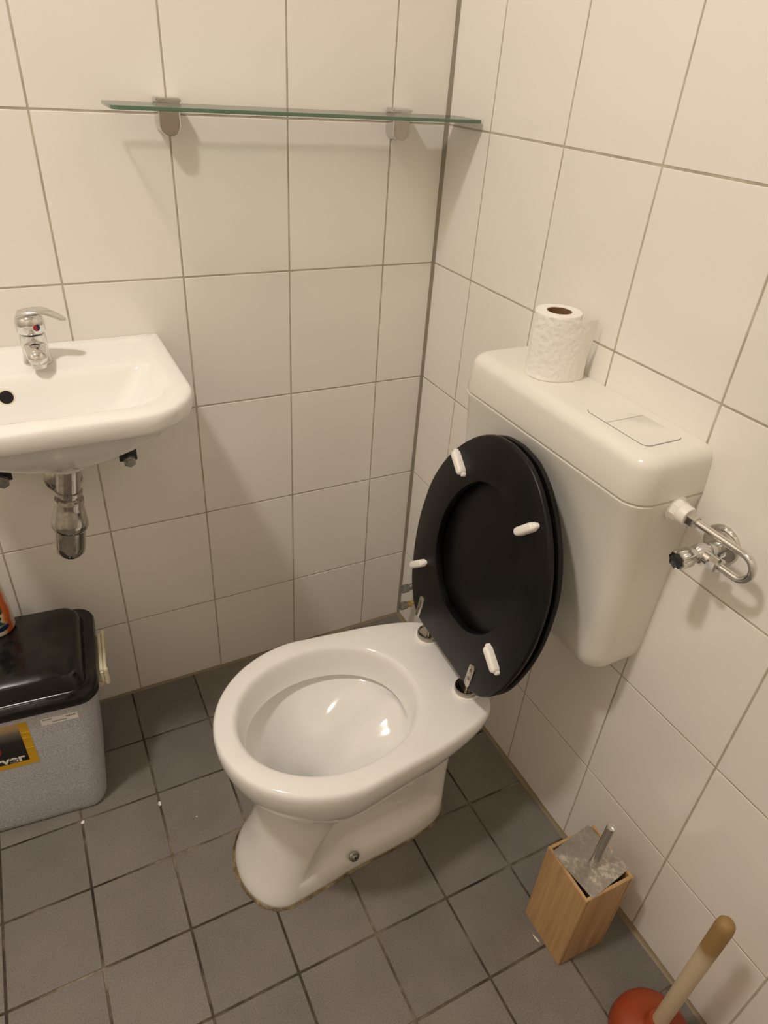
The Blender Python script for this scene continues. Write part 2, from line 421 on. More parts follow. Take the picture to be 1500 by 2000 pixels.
# ------------------------------------------------------------------ toilet
TY = -0.541
toilet = thing('toilet', 'white ceramic floor toilet with its black seat and lid raised', 'toilet', (-0.42, TY, 0))
def tl(p): return (p[0] + 0.42, p[1], p[2])
M_ = 28
def sec(z, xf, xm, xr, hw, tap=0.27, pw=6.0, mode=0, fn=None):
    half = []
    for k in range(M_ + 1):
        th = PI / 2 * k / M_
        half.append((xm - (xm - xf) * math.cos(th), hw * math.sin(th)))
    for k in range(1, M_ + 1):
        ph = PI / 2 * k / M_
        u = math.sin(ph) ** (2 / pw); v = max(0.0, math.cos(ph)) ** (2 / pw)
        tp = tap * u ** 1.5 if mode == 0 else tap * sstep(0.0, 0.45, u)
        half.append((xm + (xr - xm) * u, hw * v * (1 - tp)))
    pts = half + [(x, -y) for x, y in reversed(half[1:-1])]
    out = []
    for x, y in pts:
        if fn: x, y = fn(x, y, z)
        out.append(tl((x, y, z)))
    return out
R_ = []
for z, xf, xr, hw, tp in ((0.2515, -0.5755, -0.240, 0.1185, 0.32), (0.2555, -0.580, -0.235, 0.121, 0.33), (0.262, -0.592, -0.232, 0.129, 0.34), (0.278, -0.608, -0.226, 0.140, 0.34), (0.298, -0.622, -0.217, 0.150, 0.33),
                      (0.322, -0.636, -0.206, 0.160, 0.31), (0.345, -0.645, -0.196, 0.167, 0.28), (0.366, -0.6505, -0.188, 0.1715, 0.265), (0.384, -0.652, -0.184, 0.1725, 0.26),
                      (0.392, -0.651, -0.1845, 0.1715, 0.26), (0.3968, -0.6485, -0.186, 0.169, 0.26), (0.3992, -0.6445, -0.190, 0.165, 0.26)):
    R_.append(sec(z, xf, -0.46, xr, hw, tp, 9.0))
for z, xf, xr, hw in ((0.400, -0.622, -0.290, 0.138), (0.3985, -0.617, -0.295, 0.134), (0.394, -0.613, -0.299, 0.131), (0.387, -0.6115, -0.301, 0.129),
                      (0.362, -0.606, -0.304, 0.126), (0.345, -0.603, -0.307, 0.123), (0.3385, -0.6005, -0.310, 0.120), (0.337, -0.603, -0.307, 0.123), (0.341, -0.613, -0.297, 0.132), (0.336, -0.622, -0.290, 0.139)):
    R_.append(sec(z, xf, -0.455, xr, hw, 0.06, 2.25))
# inner bowl falling to the outlet near the front
edge = sec(0.330, -0.623, -0.455, -0.288, 0.139, 0.06, 2.25)
HX, HR = -0.520, 0.044
NN = len(edge)
def bowl_ring(t):
    out = []
    for j in range(NN):
        e = edge[j]; ex, ey = e[0] - 0.42, e[1]
        dx, dy = ex - HX, ey; L = math.hypot(dx, dy); a = (dx / L, dy / L)
        r = HR * 0.92 + (L - HR * 0.92) * t
        rear = sstep(-0.2, 0.9, a[0])
        p_f = 0.27 + 0.40 * sstep(-1.0, 0.0, a[0])
        g = (1 - rear) * t ** p_f + rear * (t ** 0.58)
        z0 = 0.110 + 0.095 * sstep(-0.5, 0.8, a[0])
        z = z0 + (0.330 - z0) * g
        x, y = HX + a[0] * r, a[1] * r
        z += 0.028 * math.exp(-(y / 0.045) ** 2) * sstep(0.02, 0.12, x - HX) * (1 - sstep(0.75, 1.0, t))
        out.append(tl((x, y, z)))
    return out
for t in (0.94, 0.86, 0.77, 0.68, 0.58, 0.48, 0.38, 0.29, 0.21, 0.14, 0.08, 0.03, 0.0):
    R_.append(bowl_ring(t))
for rr, dzz in ((0.96, 0.006), (0.93, 0.020), (0.90, 0.05), (0.86, 0.085)):
    base = R_[-1] if rr > 0.955 else base
    R_.append([(HX + 0.42 + (p[0] - HX - 0.42) * rr, p[1] * rr, max(0.02, p[2] - dzz)) for p in base])
v, f = loft(R_, True, False, True)
obj('bowl', mesh('bowl', v, f, 50), 'bowl', toilet)
def pocket(x, y, z):
    xb = -0.470 - (0.20 - z) * 0.16
    s = sstep(xb, xb + 0.030, x) * (1 - sstep(-0.245, -0.212, x)) * sstep(0.042, 0.060, z) * (1 - sstep(0.16, 0.25, z))
    return x, y * (1 - 0.44 * s)
R_ = []
prof = [(0.0, -0.634, 0.098), (0.004, -0.637, 0.1005), (0.012, -0.6365, 0.1005), (0.025, -0.632, 0.099), (0.04, -0.625, 0.0965), (0.048, -0.621, 0.0955), (0.056, -0.6175, 0.0945), (0.066, -0.613, 0.0935), (0.085, -0.606, 0.092),
        (0.11, -0.598, 0.0905), (0.135, -0.591, 0.0905), (0.16, -0.585, 0.0925), (0.185, -0.5805, 0.0965), (0.21, -0.578, 0.102), (0.232, -0.578, 0.109), (0.248, -0.580, 0.117), (0.258, -0.577, 0.119)]
for z, xf, hw in prof:
    k = z / 0.258
    R_.append(sec(z, xf, -0.565 + 0.10 * k, -0.198, hw, 0.16 * (1 - k) + 0.27 * k, 4.0, 1, pocket))
v, f = loft(R_, True, True, False)
obj('pedestal', mesh('pedestal', v, f, 60), 'foot', toilet)
# sealant bead round the foot
foot = sec(0.0, -0.6395, -0.565, -0.1955, 0.1025, 0.16, 4.0, 1)
rows = []
for i, p in enumerate(foot):
    c = Vector((foot[i][0], foot[i][1], 0)); nx = foot[(i + 1) % NN]; pv = foot[i - 1]
    t = Vector((nx[0] - pv[0], nx[1] - pv[1], 0)).normalized(); nrm = Vector((-t.y, t.x, 0))
    if nrm.dot(c - Vector((0.0, 0, 0))) < 0: nrm = -nrm
    wd = 0.0018 + 0.0014 * math.sin(i * 0.7) * math.sin(i * 0.23 + 1) + 0.002 * math.exp(-((i - 6) / 7.0) ** 2)
    h = 0.0030 + 0.0012 * math.sin(i * 1.3)
    rows.append([c - nrm * 0.012, c - nrm * 0.010 + Vector((0, 0, 0.006)), c - nrm * 0.002 + Vector((0, 0, h)), c + nrm * wd * 0.6 + Vector((0, 0, h * 0.45)), c + nrm * wd])
rows.append(rows[0])
v, f = loft(rows, False)
tag(obj('sealant_bead', mesh('sealant_bead', v, f, 80), 'caulk', toilet), 'yellowed sealant round the foot')
# floor screw on the ledge of the pedestal side
sv = join(lathe([(0.0105, 0.0), (0.0105, 0.002), (0.008, 0.004), (0.0065, 0.0045), (0.0055, 0.007), (0.003, 0.0085)], 24, True, True))
s_ = obj('floor_screw', mesh('floor_screw', *sv, 40), 'dullmetal', toilet, (-0.432 + 0.42, -0.0848, 0.0475), (math.radians(58), 0, 0))
sl = obj('screw_slot', mesh('screw_slot', *join(box(-0.0028, 0.0028, -0.0006, 0.0006, 0.0086, 0.0089), box(-0.0006, 0.0006, -0.0028, 0.0028, 0.0086, 0.0089)), 0), 'black', s_)

# seat and lid, raised and leaning on the cistern
LEAN, TW = math.radians(9.5), math.radians(-2.5)
up = Vector((math.sin(LEAN), 0, math.cos(LEAN)))
wv_ = Vector((-math.sin(TW) / math.cos(LEAN), 1, 0)).normalized()
nv = wv_.cross(up).normalized()
SO = Vector((-0.24, -0.546, 0.42))
def sp(s, w_, n):
    p = SO + up * s + wv_ * w_ + nv * n
    return (p.x + 0.42, p.y - TY, p.z)
OUT = [(0.0220, 0.0), (0.0220, 0.050), (0.0223, 0.085), (0.0255, 0.106), (0.040, 0.130), (0.076, 0.1555), (0.13, 0.174), (0.184, 0.1835), (0.235, 0.1835), (0.283, 0.1765), (0.33, 0.1575), (0.37, 0.131), (0.40, 0.102), (0.42, 0.075), (0.435, 0.042), (0.4405, 0.0)]
INN = [(0.103, 0.0), (0.105, 0.03), (0.115, 0.055), (0.135, 0.080), (0.165, 0.101), (0.20, 0.112), (0.235, 0.1135), (0.27, 0.107), (0.305, 0.091), (0.335, 0.066), (0.355, 0.036), (0.363, 0.0)]
def closed_outline(pts, N=120):
    c = catmull(pts, 12)
    full = c + [(s, -w_) for s, w_ in reversed(c[1:-1])]
    # resample evenly by length
    L = [0.0]
    for i in range(len(full)):
        a, b = full[i], full[(i + 1) % len(full)]; L.append(L[-1] + math.hypot(a[0] - b[0], a[1] - b[1]))
    out = []
    for k in range(N):
        t = L[-1] * k / N; i = max(j for j in range(len(full)) if L[j] <= t)
        a, b = full[i], full[(i + 1) % len(full)]; q = (t - L[i]) / max(1e-9, L[i + 1] - L[i])
        out.append((a[0] + (b[0] - a[0]) * q, a[1] + (b[1] - a[1]) * q))
    return out
def inset(o, d):
    n = len(o); out = []
    for i in range(n):
        a, b = o[i - 1], o[(i + 1) % n]; tx, ty = b[0] - a[0], b[1] - a[1]; L = math.hypot(tx, ty)
        out.append((o[i][0] - (ty / L) * d * SGN, o[i][1] + (tx / L) * d * SGN))
    return out
oo, ii = closed_outline(OUT), closed_outline(INN)
area = sum(oo[i - 1][0] * oo[i][1] - oo[i][0] * oo[i - 1][1] for i in range(len(oo)))
SGN = 1 if area > 0 else -1
T_ = 0.0170
rr_ = []
for o, d, n in ((ii, -0.0008, 0.0004), (oo, 0.0035, 0.0), (oo, 0.0012, 0.0010), (oo, 0.0, 0.0035), (oo, 0.0, 0.0075), (oo, 0.0022, 0.0115), (oo, 0.0075, T_ - 0.0012), (oo, 0.011, T_), (ii, -0.004, T_), (ii, -0.001, T_ - 0.0015), (ii, 0.0, T_ - 0.005), (ii, 0.0, 0.003), (ii, -0.0008, 0.0004)):
    rr_.append([sp(s, w_, n) for s, w_ in inset(o, d)])
v, f = loft(rr_, True)
seat = obj('seat_ring', mesh('seat_ring', v, f, 50), 'seat', toilet)
tag(seat, 'black painted seat ring, raised')
lo = inset(oo, 0.0005); rr_ = []
N0 = T_ + 0.0010
for d, n in ((0.006, N0), (0.0015, N0 + 0.001), (0.0, N0 + 0.004), (0.0, N0 + 0.008), (0.003, N0 + 0.0105), (0.012, N0 + 0.0135), (0.03, N0 + 0.0190), (0.06, N0 + 0.0225)):
    rr_.append([sp(s, w_, n) for s, w_ in inset(lo, d)])
v, f = loft(rr_, True, True, True)
obj('seat_lid', mesh('seat_lid', v, f, 50), 'seat', toilet)
def seat_frame(s, w_, n, ang):
    # matrix: local x along the seat plane, z out towards the room
    ex = (up * math.cos(ang) + wv_ * math.sin(ang)); ez = -nv; ey = ez.cross(ex)
    mm = Matrix.Identity(4); p = sp(s, w_, n)
    for i in range(3): mm[i][0] = ex[i]; mm[i][1] = ey[i]; mm[i][2] = ez[i]; mm[i][3] = p[i]
    return mm
def stadium(hl, hw, rows, n=8):
    out = []
    for z, d in rows:
        ring = [(hl - hw + (hw - d) * math.cos(-PI / 2 + PI * k / n), (hw - d) * math.sin(-PI / 2 + PI * k / n), z) for k in range(n + 1)]
        ring += [(-hl + hw + (hw - d) * math.cos(PI / 2 + PI * k / n), (hw - d) * math.sin(PI / 2 + PI * k / n), z) for k in range(n + 1)]
        out.append(ring)
    return loft(out, True, True, True)
bump_me = mesh('bumper', *join(stadium(0.0225, 0.0072, [(0, 0), (0.009, 0.0004), (0.0115, 0.0018), (0.0125, 0.0042)]), move(stadium(0.0265, 0.0046, [(0, 0), (0.0055, 0.0003), (0.007, 0.0018)]), (0, 0, 0))), 45)
bump_me.materials.append(MT['white'])
for s, w_, a in ((0.352, 0.108, math.atan2(0.040, 0.026)), (0.349, -0.094, math.atan2(-0.040, 0.040)), (0.120, 0.140, math.atan2(0.046, -0.040)), (0.1195, -0.1225, math.atan2(0.037, 0.021))):
    o = obj('bumper', bump_me, None, seat); o.matrix_basis = seat_frame(s, w_, 0.0, a)
plate_me = mesh('hinge_plate', *stadium(0.0235, 0.0075, [(0, 0), (0.0016, 0), (0.0020, 0.0005)]), 40); plate_me.materials.append(MT['steel'])
scr_me = mesh('plate_screw', *lathe([(0.0036, 0.0018), (0.0034, 0.003), (0.0018, 0.0034), (0.0015, 0.0026)], 16), 40); scr_me.materials.append(MT['darksteel'])
for w_ in (0.1015, -0.0850):
    pl = obj('hinge_plate', plate_me, None, seat); pl.matrix_basis = seat_frame(0.0475, w_, 0.0, 0.0)
    for q in (0.0115, -0.0055):
        obj('plate_screw', scr_me, None, pl, (q, 0, 0))
disc = lathe([(0.0200, 0.004), (0.0212, 0.006), (0.0212, 0.0125), (0.0200, 0.0142), (0.0185, 0.0142), (0.0172, 0.0118), (0.002, 0.0112)], 40)
disc_me = mesh('hinge_disc', *disc, 40); disc_me.materials.append(MT['darksteel'])
wash_me = mesh('washer', *lathe([(0.0240, 0.0), (0.0240, 0.003), (0.0225, 0.0045), (0.019, 0.0045)], 40), 40); wash_me.materials.append(MT['white'])
pin_me = mesh('hinge_pin', *join(lathe([(0.0042, 0.011), (0.0042, 0.020), (0.0055, 0.0215), (0.0055, 0.0245), (0.0028, 0.026), (0.0028, 0.036), (0.0015, 0.037)], 20)), 40); pin_me.materials.append(MT['steel'])
for x, y in ((-0.2145, -0.4635), (-0.2205, -0.6095)):
    d_ = obj('hinge_disc', disc_me, None, toilet, (x + 0.42, y - TY, 0.3995))
    obj('washer', wash_me, None, d_, (0, 0, 0)); obj('hinge_pin', pin_me, None, d_, (0.003, 0.0, 0))

# ------------------------------------------------------------------ cistern
CY = -0.5475; HWC = 0.2125
cist = thing('cistern', 'ivory plastic wall cistern with toilet roll on top', 'cistern', (0, CY, 0.52))
def crow(z, front, hw, r, inn=0.0):
    # outline seen from above: flat back at the wall, rounded front corners
    pts = []; F = -(front - inn); H = hw - inn; B = -0.0005
    pts += [(B, H)]
    for k in range(9):
        a = PI / 2 + k * PI / 2 / 8
        pts.append((F + r + r * math.cos(a), H - r + r * math.sin(a)))
    for k in range(9):
        a = PI + k * PI / 2 / 8
        pts.append((F + r + r * math.cos(a), -H + r + r * math.sin(a)))
    pts += [(B, -H)]
    return [(x, y, z - 0.52) for x, y in pts]
rows = [crow(0.524, 0.062, 0.170, 0.02), crow(0.5255, 0.083, 0.192, 0.026), crow(0.531, 0.093, 0.202, 0.03), crow(0.541, 0.0990, 0.2070, 0.031), crow(0.560, 0.1015, 0.2085, 0.031),
        crow(0.70, 0.1105, 0.2105, 0.031), crow(0.845, 0.1210, 0.2125, 0.031), crow(0.8525, 0.1250, 0.2150, 0.032), crow(0.8545, 0.1250, 0.2150, 0.032), crow(0.8553, 0.1200, 0.2110, 0.031)]
v, f = loft(rows, True, True, True)
obj('tank_body', mesh('tank_body', v, f, 50), 'tank', cist)
def lid_row(z, d): return crow(z, 0.1255, 0.2155, 0.034, d)
rows = [lid_row(0.8565, 0.004), lid_row(0.8580, 0.0006), lid_row(0.860, 0.0)]
for k in range(9):
    a = k * PI / 2 / 8; rr2 = 0.021
    z = 0.9035 + rr2 * math.sin(a); d = 0.004 + rr2 * (1 - math.cos(a))
    r0 = crow(z, 0.1255, 0.2155, max(0.014, 0.034 - d * 0.75), d)
    rows.append(r0)
rows.append(crow(0.9250, 0.1255, 0.2155, 0.014, 0.040))
v, f = loft(rows, True, True, True)
obj('tank_lid', mesh('tank_lid', v, f, 50), 'tank', cist)
# flush plate: two buttons in a thin shadow joint
def button(name, y0, y1, x0, x1, rl, rh):
    hx, hy = (x1 - x0) / 2, (y1 - y0) / 2; cx, cy = (x0 + x1) / 2, (y0 + y1) / 2
    def ring(z, d):
        pts = []
        for sx, sy, a0, r in ((1, 1, 0, rh), (-1, 1, PI / 2, rh), (-1, -1, PI, rl), (1, -1, 1.5 * PI, rl)):
            for k in range(7):
                a = a0 + k * PI / 12; r_ = max(r - d, 0.0005)
                pts.append((cx + sx * (hx - d - r_) + r_ * math.cos(a), cy + sy * (hy - d - r_) + r_ * math.sin(a), z))
        return pts
    return loft([ring(0.0, 0), ring(0.0008, 0.0), ring(0.0014, 0.0006)], True, True, True)
zt = 0.9247 - 0.52
fr = rrect(0.0355, 0.0612, 0.0115, 8, -0.057, -0.6620 - CY)
fr2 = rrect(0.0352, 0.0609, 0.0112, 8, -0.057, -0.6620 - CY)
v, f = loft([[(x, y, zt + 0.0001) for x, y in fr], [(x, y, zt + 0.00045) for x, y in fr], [(x, y, zt + 0.00045) for x, y in fr2]], True, True, True)
plate = obj('button_recess', mesh('button_recess', v, f, 30), 'print_grey', cist)
obj('flush_button', mesh('flush_button', *move(button('b', -0.6462 - CY, -0.6018 - CY, -0.0918, -0.0222, 0.0008, 0.0105), (0, 0, zt + 0.0003)), 40), 'btn', cist)
obj('flush_button', mesh('flush_button_large', *move(button('b', -0.7222 - CY, -0.6476 - CY, -0.0918, -0.0222, 0.0105, 0.0008), (0, 0, zt + 0.0003)), 40), 'btn', cist)
# white inlet nut on the side
zi = 0.842; xi = -0.045
nut = join(move(lathe([(0.0, 0.0), (0.0158, 0.0), (0.0158, -0.0100), (0.0142, -0.0115), (0.0, -0.0115)], 8, axis='y'), (xi, -0.7625 - CY, zi - 0.52)), move(lathe([(0.0, -0.008), (0.0138, -0.008), (0.0138, -0.021), (0.0125, -0.0235), (0.0, -0.0240)], 32, axis='y'), (xi, -0.7625 - CY, zi - 0.52)))
ring_ = move(lathe([(0.0, 0.002), (0.0190, 0.002), (0.0190, -0.0030), (0.0, -0.0035)], 32, axis='y'), (xi, -0.7600 - CY, zi - 0.52))
obj('inlet_nut', mesh('inlet_nut', *join(nut, ring_), 35), 'white', cist)
# flush pipe down to the back of the bowl, behind the lid
obj('flush_pipe', mesh('flush_pipe', *tube(catmull([(-0.055, 0.0, 0.53 - 0.52), (-0.055, 0.0, 0.45 - 0.52), (-0.06, 0, 0.38 - 0.52), (-0.085, 0.0, 0.345 - 0.52), (-0.13, 0, 0.335 - 0.52), (-0.186, 0, 0.335 - 0.52)], 6), 0.019, 20), 50), 'tank', cist)

# ------------------------------------------------------------------ stop valve with bent pipe
vy, vz = -0.822, 0.8045
valve = thing('stop_valve', 'chrome stop valve with U-bent supply pipe beside the cistern', 'valve', (0, vy, vz))
obj('wall_rosette', mesh('wall_rosette', *lathe([(0.0285, 0.0), (0.0285, -0.002), (0.026, -0.005), (0.018, -0.0075), (0.012, -0.0078)], 40, axis='x'), 40), 'chrome', valve, (0, 0.006, 0.002))
obj('valve_body', mesh('valve_body', *join(move(lathe([(0.0105, 0.0), (0.0105, -0.030), (0.0125, -0.032), (0.0135, -0.040), (0.0125, -0.052), (0.0095, -0.055), (0.0095, -0.061)], 28, axis='x'), (0, 0.004, 0.0)),
    move(lathe([(0.0095, 0.0), (0.0095, -0.012)], 24, axis='y'), (-0.045, -0.003, 0.001))), 40), 'chrome', valve)
obj('coupling_nut', mesh('coupling_nut', *move(lathe([(0.0085, 0.0), (0.0118, -0.001), (0.0118, -0.0125), (0.0095, -0.015), (0.0055, -0.0155)], 6, axis='y'), (-0.045, -0.0145, 0.001)), 30), 'chrome', valve)
kn = []
for x, r in ((-0.061, 0.0095), (-0.063, 0.0125), (-0.083, 0.0135), (-0.0875, 0.0125), (-0.088, 0.0105), (-0.0855, 0.0098), (-0.0850, 0.001)):
    kn.append([(x, r * (1 + 0.06 * math.cos(8 * a)) * math.cos(a), r * (1 + 0.06 * math.cos(8 * a)) * math.sin(a)) for a in [2 * PI * k / 48 for k in range(48)]])
v, f = loft(kn, True, True, True)
obj('valve_knob', mesh('valve_knob', [(p[0], p[1] + 0.004, p[2]) for p in v], f, 45), 'chrome', valve)
obj('knob_cap', mesh('knob_cap', *move(lathe([(0.0100, 0.0), (0.0085, -0.0012), (0.001, -0.0014)], 24, axis='x'), (-0.0855, 0.004, 0)), 40), 'darkrubber', valve)
pp = [(-0.045, -0.785 - vy, zi - vz)]
pp += [(-0.045, y - vy, zi - vz) for y in (-0.80, -0.82, -0.84, -0.86, -0.872)]
rb = (zi - (vz + 0.001)) / 2
for k in range(1, 16):
    a = PI / 2 - PI * k / 16
    pp.append((-0.045, -0.874 - vy - rb * math.cos(a), (zi + vz + 0.001) / 2 - vz + rb * math.sin(a)))
pp += [(-0.045, y - vy, 0.001) for y in (-0.872, -0.86, -0.85, -0.842)]
obj('supply_pipe', mesh('supply_pipe', *tube(pp, 0.0051, 20), 60), 'chrome', valve)
obj('pipe_nut', mesh('pipe_nut', *move(lathe([(0.008, 0.0), (0.0108, -0.001), (0.0108, -0.0105), (0.0088, -0.0125), (0.0054, -0.013)], 6, axis='y'), (-0.045, -0.7865 - vy, zi - vz)), 30), 'chrome', valve)

# ------------------------------------------------------------------ toilet roll on the cistern
rc = Vector((-0.056, -0.468)); zr0, zr1 = 0.9252, 1.0255
roll = thing('toilet_roll', 'nearly finished toilet roll standing upright on the cistern', 'toilet roll', (rc.x, rc.y, zr0))
H_ = zr1 - zr0
obj('roll', mesh('roll', *lathe([(0.0195, 0.0), (0.0345, 0.0), (0.0355, 0.001), (0.0355, H_ - 0.0015), (0.0345, H_), (0.0195, H_), (0.0195, 0.0)], 56, False, False), 40), 'tissue', roll)
obj('cardboard_core', mesh('cardboard_core', *lathe([(0.0180, 0.0005), (0.0193, 0.0005), (0.0193, H_ - 0.0006), (0.0180, H_ - 0.0006), (0.0180, 0.0005)], 40, False, False), 40), 'card', roll)
shp = [(130, 0.0357), (160, 0.0362), (190, 0.0372), (220, 0.0385), (250, 0.0405), (275, 0.0435), (295, 0.049), (308, 0.0545), (317, 0.0590)]
rows = []
fine = catmull(shp, 7)
for a, r in fine:
    a_ = math.radians(a); fl = (r - 0.0357) / 0.0235
    col = []
    for k in range(13):
        t = k / 12; z = 0.0004 + (H_ - 0.0018 - 0.004 * fl) * t
        rr2 = r + fl * (0.0015 * math.sin(5 * t + a_ * 4)) - fl * 0.002 * (1 - t) + 0.0002 * math.sin(31 * t + 17 * a_)
        col.append((rr2 * math.cos(a_), rr2 * math.sin(a_), z))
    rows.append(col)
back = [[(p[0] * (1 - 0.0006 / math.hypot(p[0], p[1])), p[1] * (1 - 0.0006 / math.hypot(p[0], p[1])), p[2]) for p in r] for r in rows]
v, f = loft([a + list(reversed(b)) for a, b in zip(rows, back)], True, True, True)
obj('loose_sheet', mesh('loose_sheet', v, f, 60), 'tissue', roll)

# ------------------------------------------------------------------ capped pipe stubs in the corner
for z, y, br, lab, tl_ in ((0.178, -0.0935, False, 'upper grey capped pipe stub low in the tiled corner', 0.0), (0.119, -0.0935, True, 'lower capped pipe stub with brass collar in the tiled corner', 0.002)):
    st = thing('pipe_stub', lab, 'pipe', (0, y, z), group='capped pipe stubs in the corner')
    obj('pipe', mesh('pipe', *lathe([(0.0065, 0.0), (0.0065, -0.034)], 20, axis='x'), 40), 'brass' if br else 'dullmetal', st)
    obj('collar', mesh('collar', *lathe([(0.006, -0.022), (0.0090, -0.023), (0.0090, -0.034), (0.006, -0.035)], 20, axis='x'), 40), 'brass' if br else 'dullmetal', st)
    obj('cap_nut', mesh('cap_nut', *lathe([(0.0085, -0.034), (0.0112, -0.0355), (0.0112, -0.052), (0.0100, -0.0545), (0.001, -0.055)], 6, axis='x'), 30), 'dullmetal', st)

# ------------------------------------------------------------------ wash basin
BX = -0.772; BZ = 0.885
basin = thing('wash_basin', 'small white ceramic wash basin mounted on the tiled wall', 'basin', (BX, 0, 0.74))
def bsec(z, hw, yf, yb, r, cb=0.004, n=14):
    # D-shaped outline: back edge at yb, front at yf, front corner radius r, back corner radius cb
    pts = []
    ybv = yb
    for (cx, cy, a0, rr2) in ((hw - cb, ybv - cb, 0, cb), (-hw + cb, ybv - cb, PI / 2, cb), (-hw + r, yf + r, PI, r), (hw - r, yf + r, 1.5 * PI, r)):
        for k in range(n + 1):
            a = a0 + k * PI / 2 / n
            x, y = cx + rr2 * math.cos(a), cy + rr2 * math.sin(a)
            pts.append((x, y))
    out = []
    for x, y in pts:
        if y < yf + r * 1.02: y -= 0.006 * max(0.0, 1 - (x / hw) ** 2)      # slightly bowed front
        out.append((x, y, z - 0.74))
    return out
HB = 0.198
rows = [bsec(0.752, 0.032, -0.221, -0.157, 0.031, 0.031), bsec(0.762, 0.036, -0.226, -0.150, 0.034, 0.032), bsec(0.768, 0.060, -0.240, -0.10, 0.05, 0.03), bsec(0.785, 0.100, -0.264, -0.05, 0.06, 0.02), bsec(0.806, 0.135, -0.286, -0.004, 0.07),
        bsec(0.825, 0.160, -0.302, -0.001, 0.078), bsec(0.845, 0.176, -0.314, -0.001, 0.083), bsec(0.8495, 0.183, -0.319, -0.001, 0.085), bsec(0.8505, 0.190, -0.326, -0.001, 0.09), bsec(0.853, 0.1945, -0.330, -0.001, 0.092),
        bsec(0.862, HB - 0.001, -0.334, -0.001, 0.094), bsec(0.875, HB, -0.334, -0.001, 0.094), bsec(0.881, HB - 0.001, -0.3325, -0.001, 0.093), bsec(0.8840, HB - 0.0035, -0.3300, -0.001, 0.091), bsec(0.8853, HB - 0.008, -0.3255, -0.001, 0.088),
        bsec(0.8855, HB - 0.028, -0.303, -0.012, 0.074, 0.012), bsec(0.8845, HB - 0.034, -0.298, -0.022, 0.070, 0.014), bsec(0.8825, HB - 0.038, -0.295, -0.030, 0.067, 0.016)]
# sunken tap deck runs forward to the bowl's back edge
rows += [bsec(0.8815, HB - 0.0405, -0.2930, -0.118, 0.066, 0.020), bsec(0.8790, HB - 0.043, -0.2910, -0.1245, 0.066, 0.024), bsec(0.8720, HB - 0.047, -0.2875, -0.1290, 0.066, 0.028),
         bsec(0.855, HB - 0.057, -0.280, -0.134, 0.066, 0.032), bsec(0.830, HB - 0.076, -0.268, -0.141, 0.062, 0.036), bsec(0.805, HB - 0.104, -0.255, -0.150, 0.05, 0.036), bsec(0.790, HB - 0.135, -0.240, -0.160, 0.036, 0.030), bsec(0.784, 0.024, -0.212, -0.166, 0.02, 0.02), bsec(0.778, 0.020, -0.209, -0.170, 0.018, 0.018)]
v, f = loft(rows, True, True, True)
obj('basin_bowl', mesh('basin_bowl', v, f, 50), 'basin', basin)
def skirt(z, hw, d, r):
    return [(x, y, z - 0.74) for x, y in rrect(hw, d / 2, r, 5, 0.0, -0.0008 - d / 2)]
v, f = loft([skirt(0.669, 0.100, 0.030, 0.010), skirt(0.672, 0.108, 0.038, 0.012), skirt(0.690, 0.114, 0.044, 0.014), skirt(0.730, 0.124, 0.060, 0.016), skirt(0.800, 0.134, 0.085, 0.016)], True, True, True)
obj('mounting_skirt', mesh('mounting_skirt', v, f, 50), 'basin', basin)
oh = obj('overflow_hole', mesh('overflow_hole', *lathe([(0.0105, -0.001), (0.0105, 0.0006), (0.0100, 0.0009), (0.001, 0.0009)], 28), 40), 'black', basin, (-0.836 - BX, -0.1345, 0.8525 - 0.74), (math.radians(76), 0, 0))
obj('overflow_rim', mesh('overflow_rim', *lathe([(0.0100, 0.0), (0.0122, 0.0), (0.0117, 0.0010), (0.0103, 0.0010), (0.0100, 0.0)], 28, False, False), 40), 'offwhite', oh, (0, 0, 0.0))
obj('drain', mesh('drain', *lathe([(0.021, 0.0), (0.021, 0.002), (0.016, 0.0026), (0.010, 0.001), (0.001, 0.0008)], 28), 40), 'chrome2', basin, (0.0, -0.189, 0.7795 - 0.74))
for x in (-0.6655, -0.8796):
    b_ = obj('mounting_bolt', mesh('mounting_bolt', *join(tube([(0, -0.002, 0), (0, -0.072, 0)], 0.006, 16), move(lathe([(0.0, 0), (0.0115, -0.002), (0.0115, -0.011), (0.0, -0.012)], 6, axis='y'), (0, -0.058, 0))), 30), 'dullmetal', basin, (x - BX, 0, 0.668 - 0.74))
    obj('washer_clip', mesh('washer_clip', *box(-0.016, 0.016, -0.052, -0.0460, -0.006, 0.030, 0.001), 30), 'darkrubber', b_)
# tap
TX, TYY = -0.7803, -0.0735
tap = thing('basin_tap', 'small chrome lever tap with red and blue dot on the basin', 'tap', (TX, TYY, 0.8822))
obj('tap_body', mesh('tap_body', *lathe([(0.0222, 0.0), (0.0222, 0.003), (0.0208, 0.005), (0.0200, 0.020), (0.0195, 0.040), (0.0192, 0.0465), (0.0165, 0.0485)], 40), 40), 'chrome', tap)
sr = []
for i in range(11):
    t = i / 10
    c = Vector((0.0, -0.008 - 0.058 * t, 0.026 + 0.010 * t - 0.012 * t * t)); hx = 0.0175 - 0.004 * t; hz = 0.0135 - 0.002 * t
    if t > 0.85: k = math.sqrt(max(0.0, 1 - ((t - 0.85) / 0.16) ** 2)); hx *= k; hz *= k
    sr.append([(c.x + hx * math.cos(2 * PI * j / 28), c.y, c.z + hz * math.sin(2 * PI * j / 28)) for j in range(28)])
v, f = loft(sr, True, True, True)
sp_ = obj('spout', mesh('spout', v, f, 60), 'chrome', tap)
obj('aerator', mesh('aerator', *move(lathe([(0.0105, 0.002), (0.0112, -0.002), (0.0112, -0.010), (0.0095, -0.0115), (0.001, -0.0105)], 28), (0, -0.051, 0.020)), 40), 'chrome', sp_)
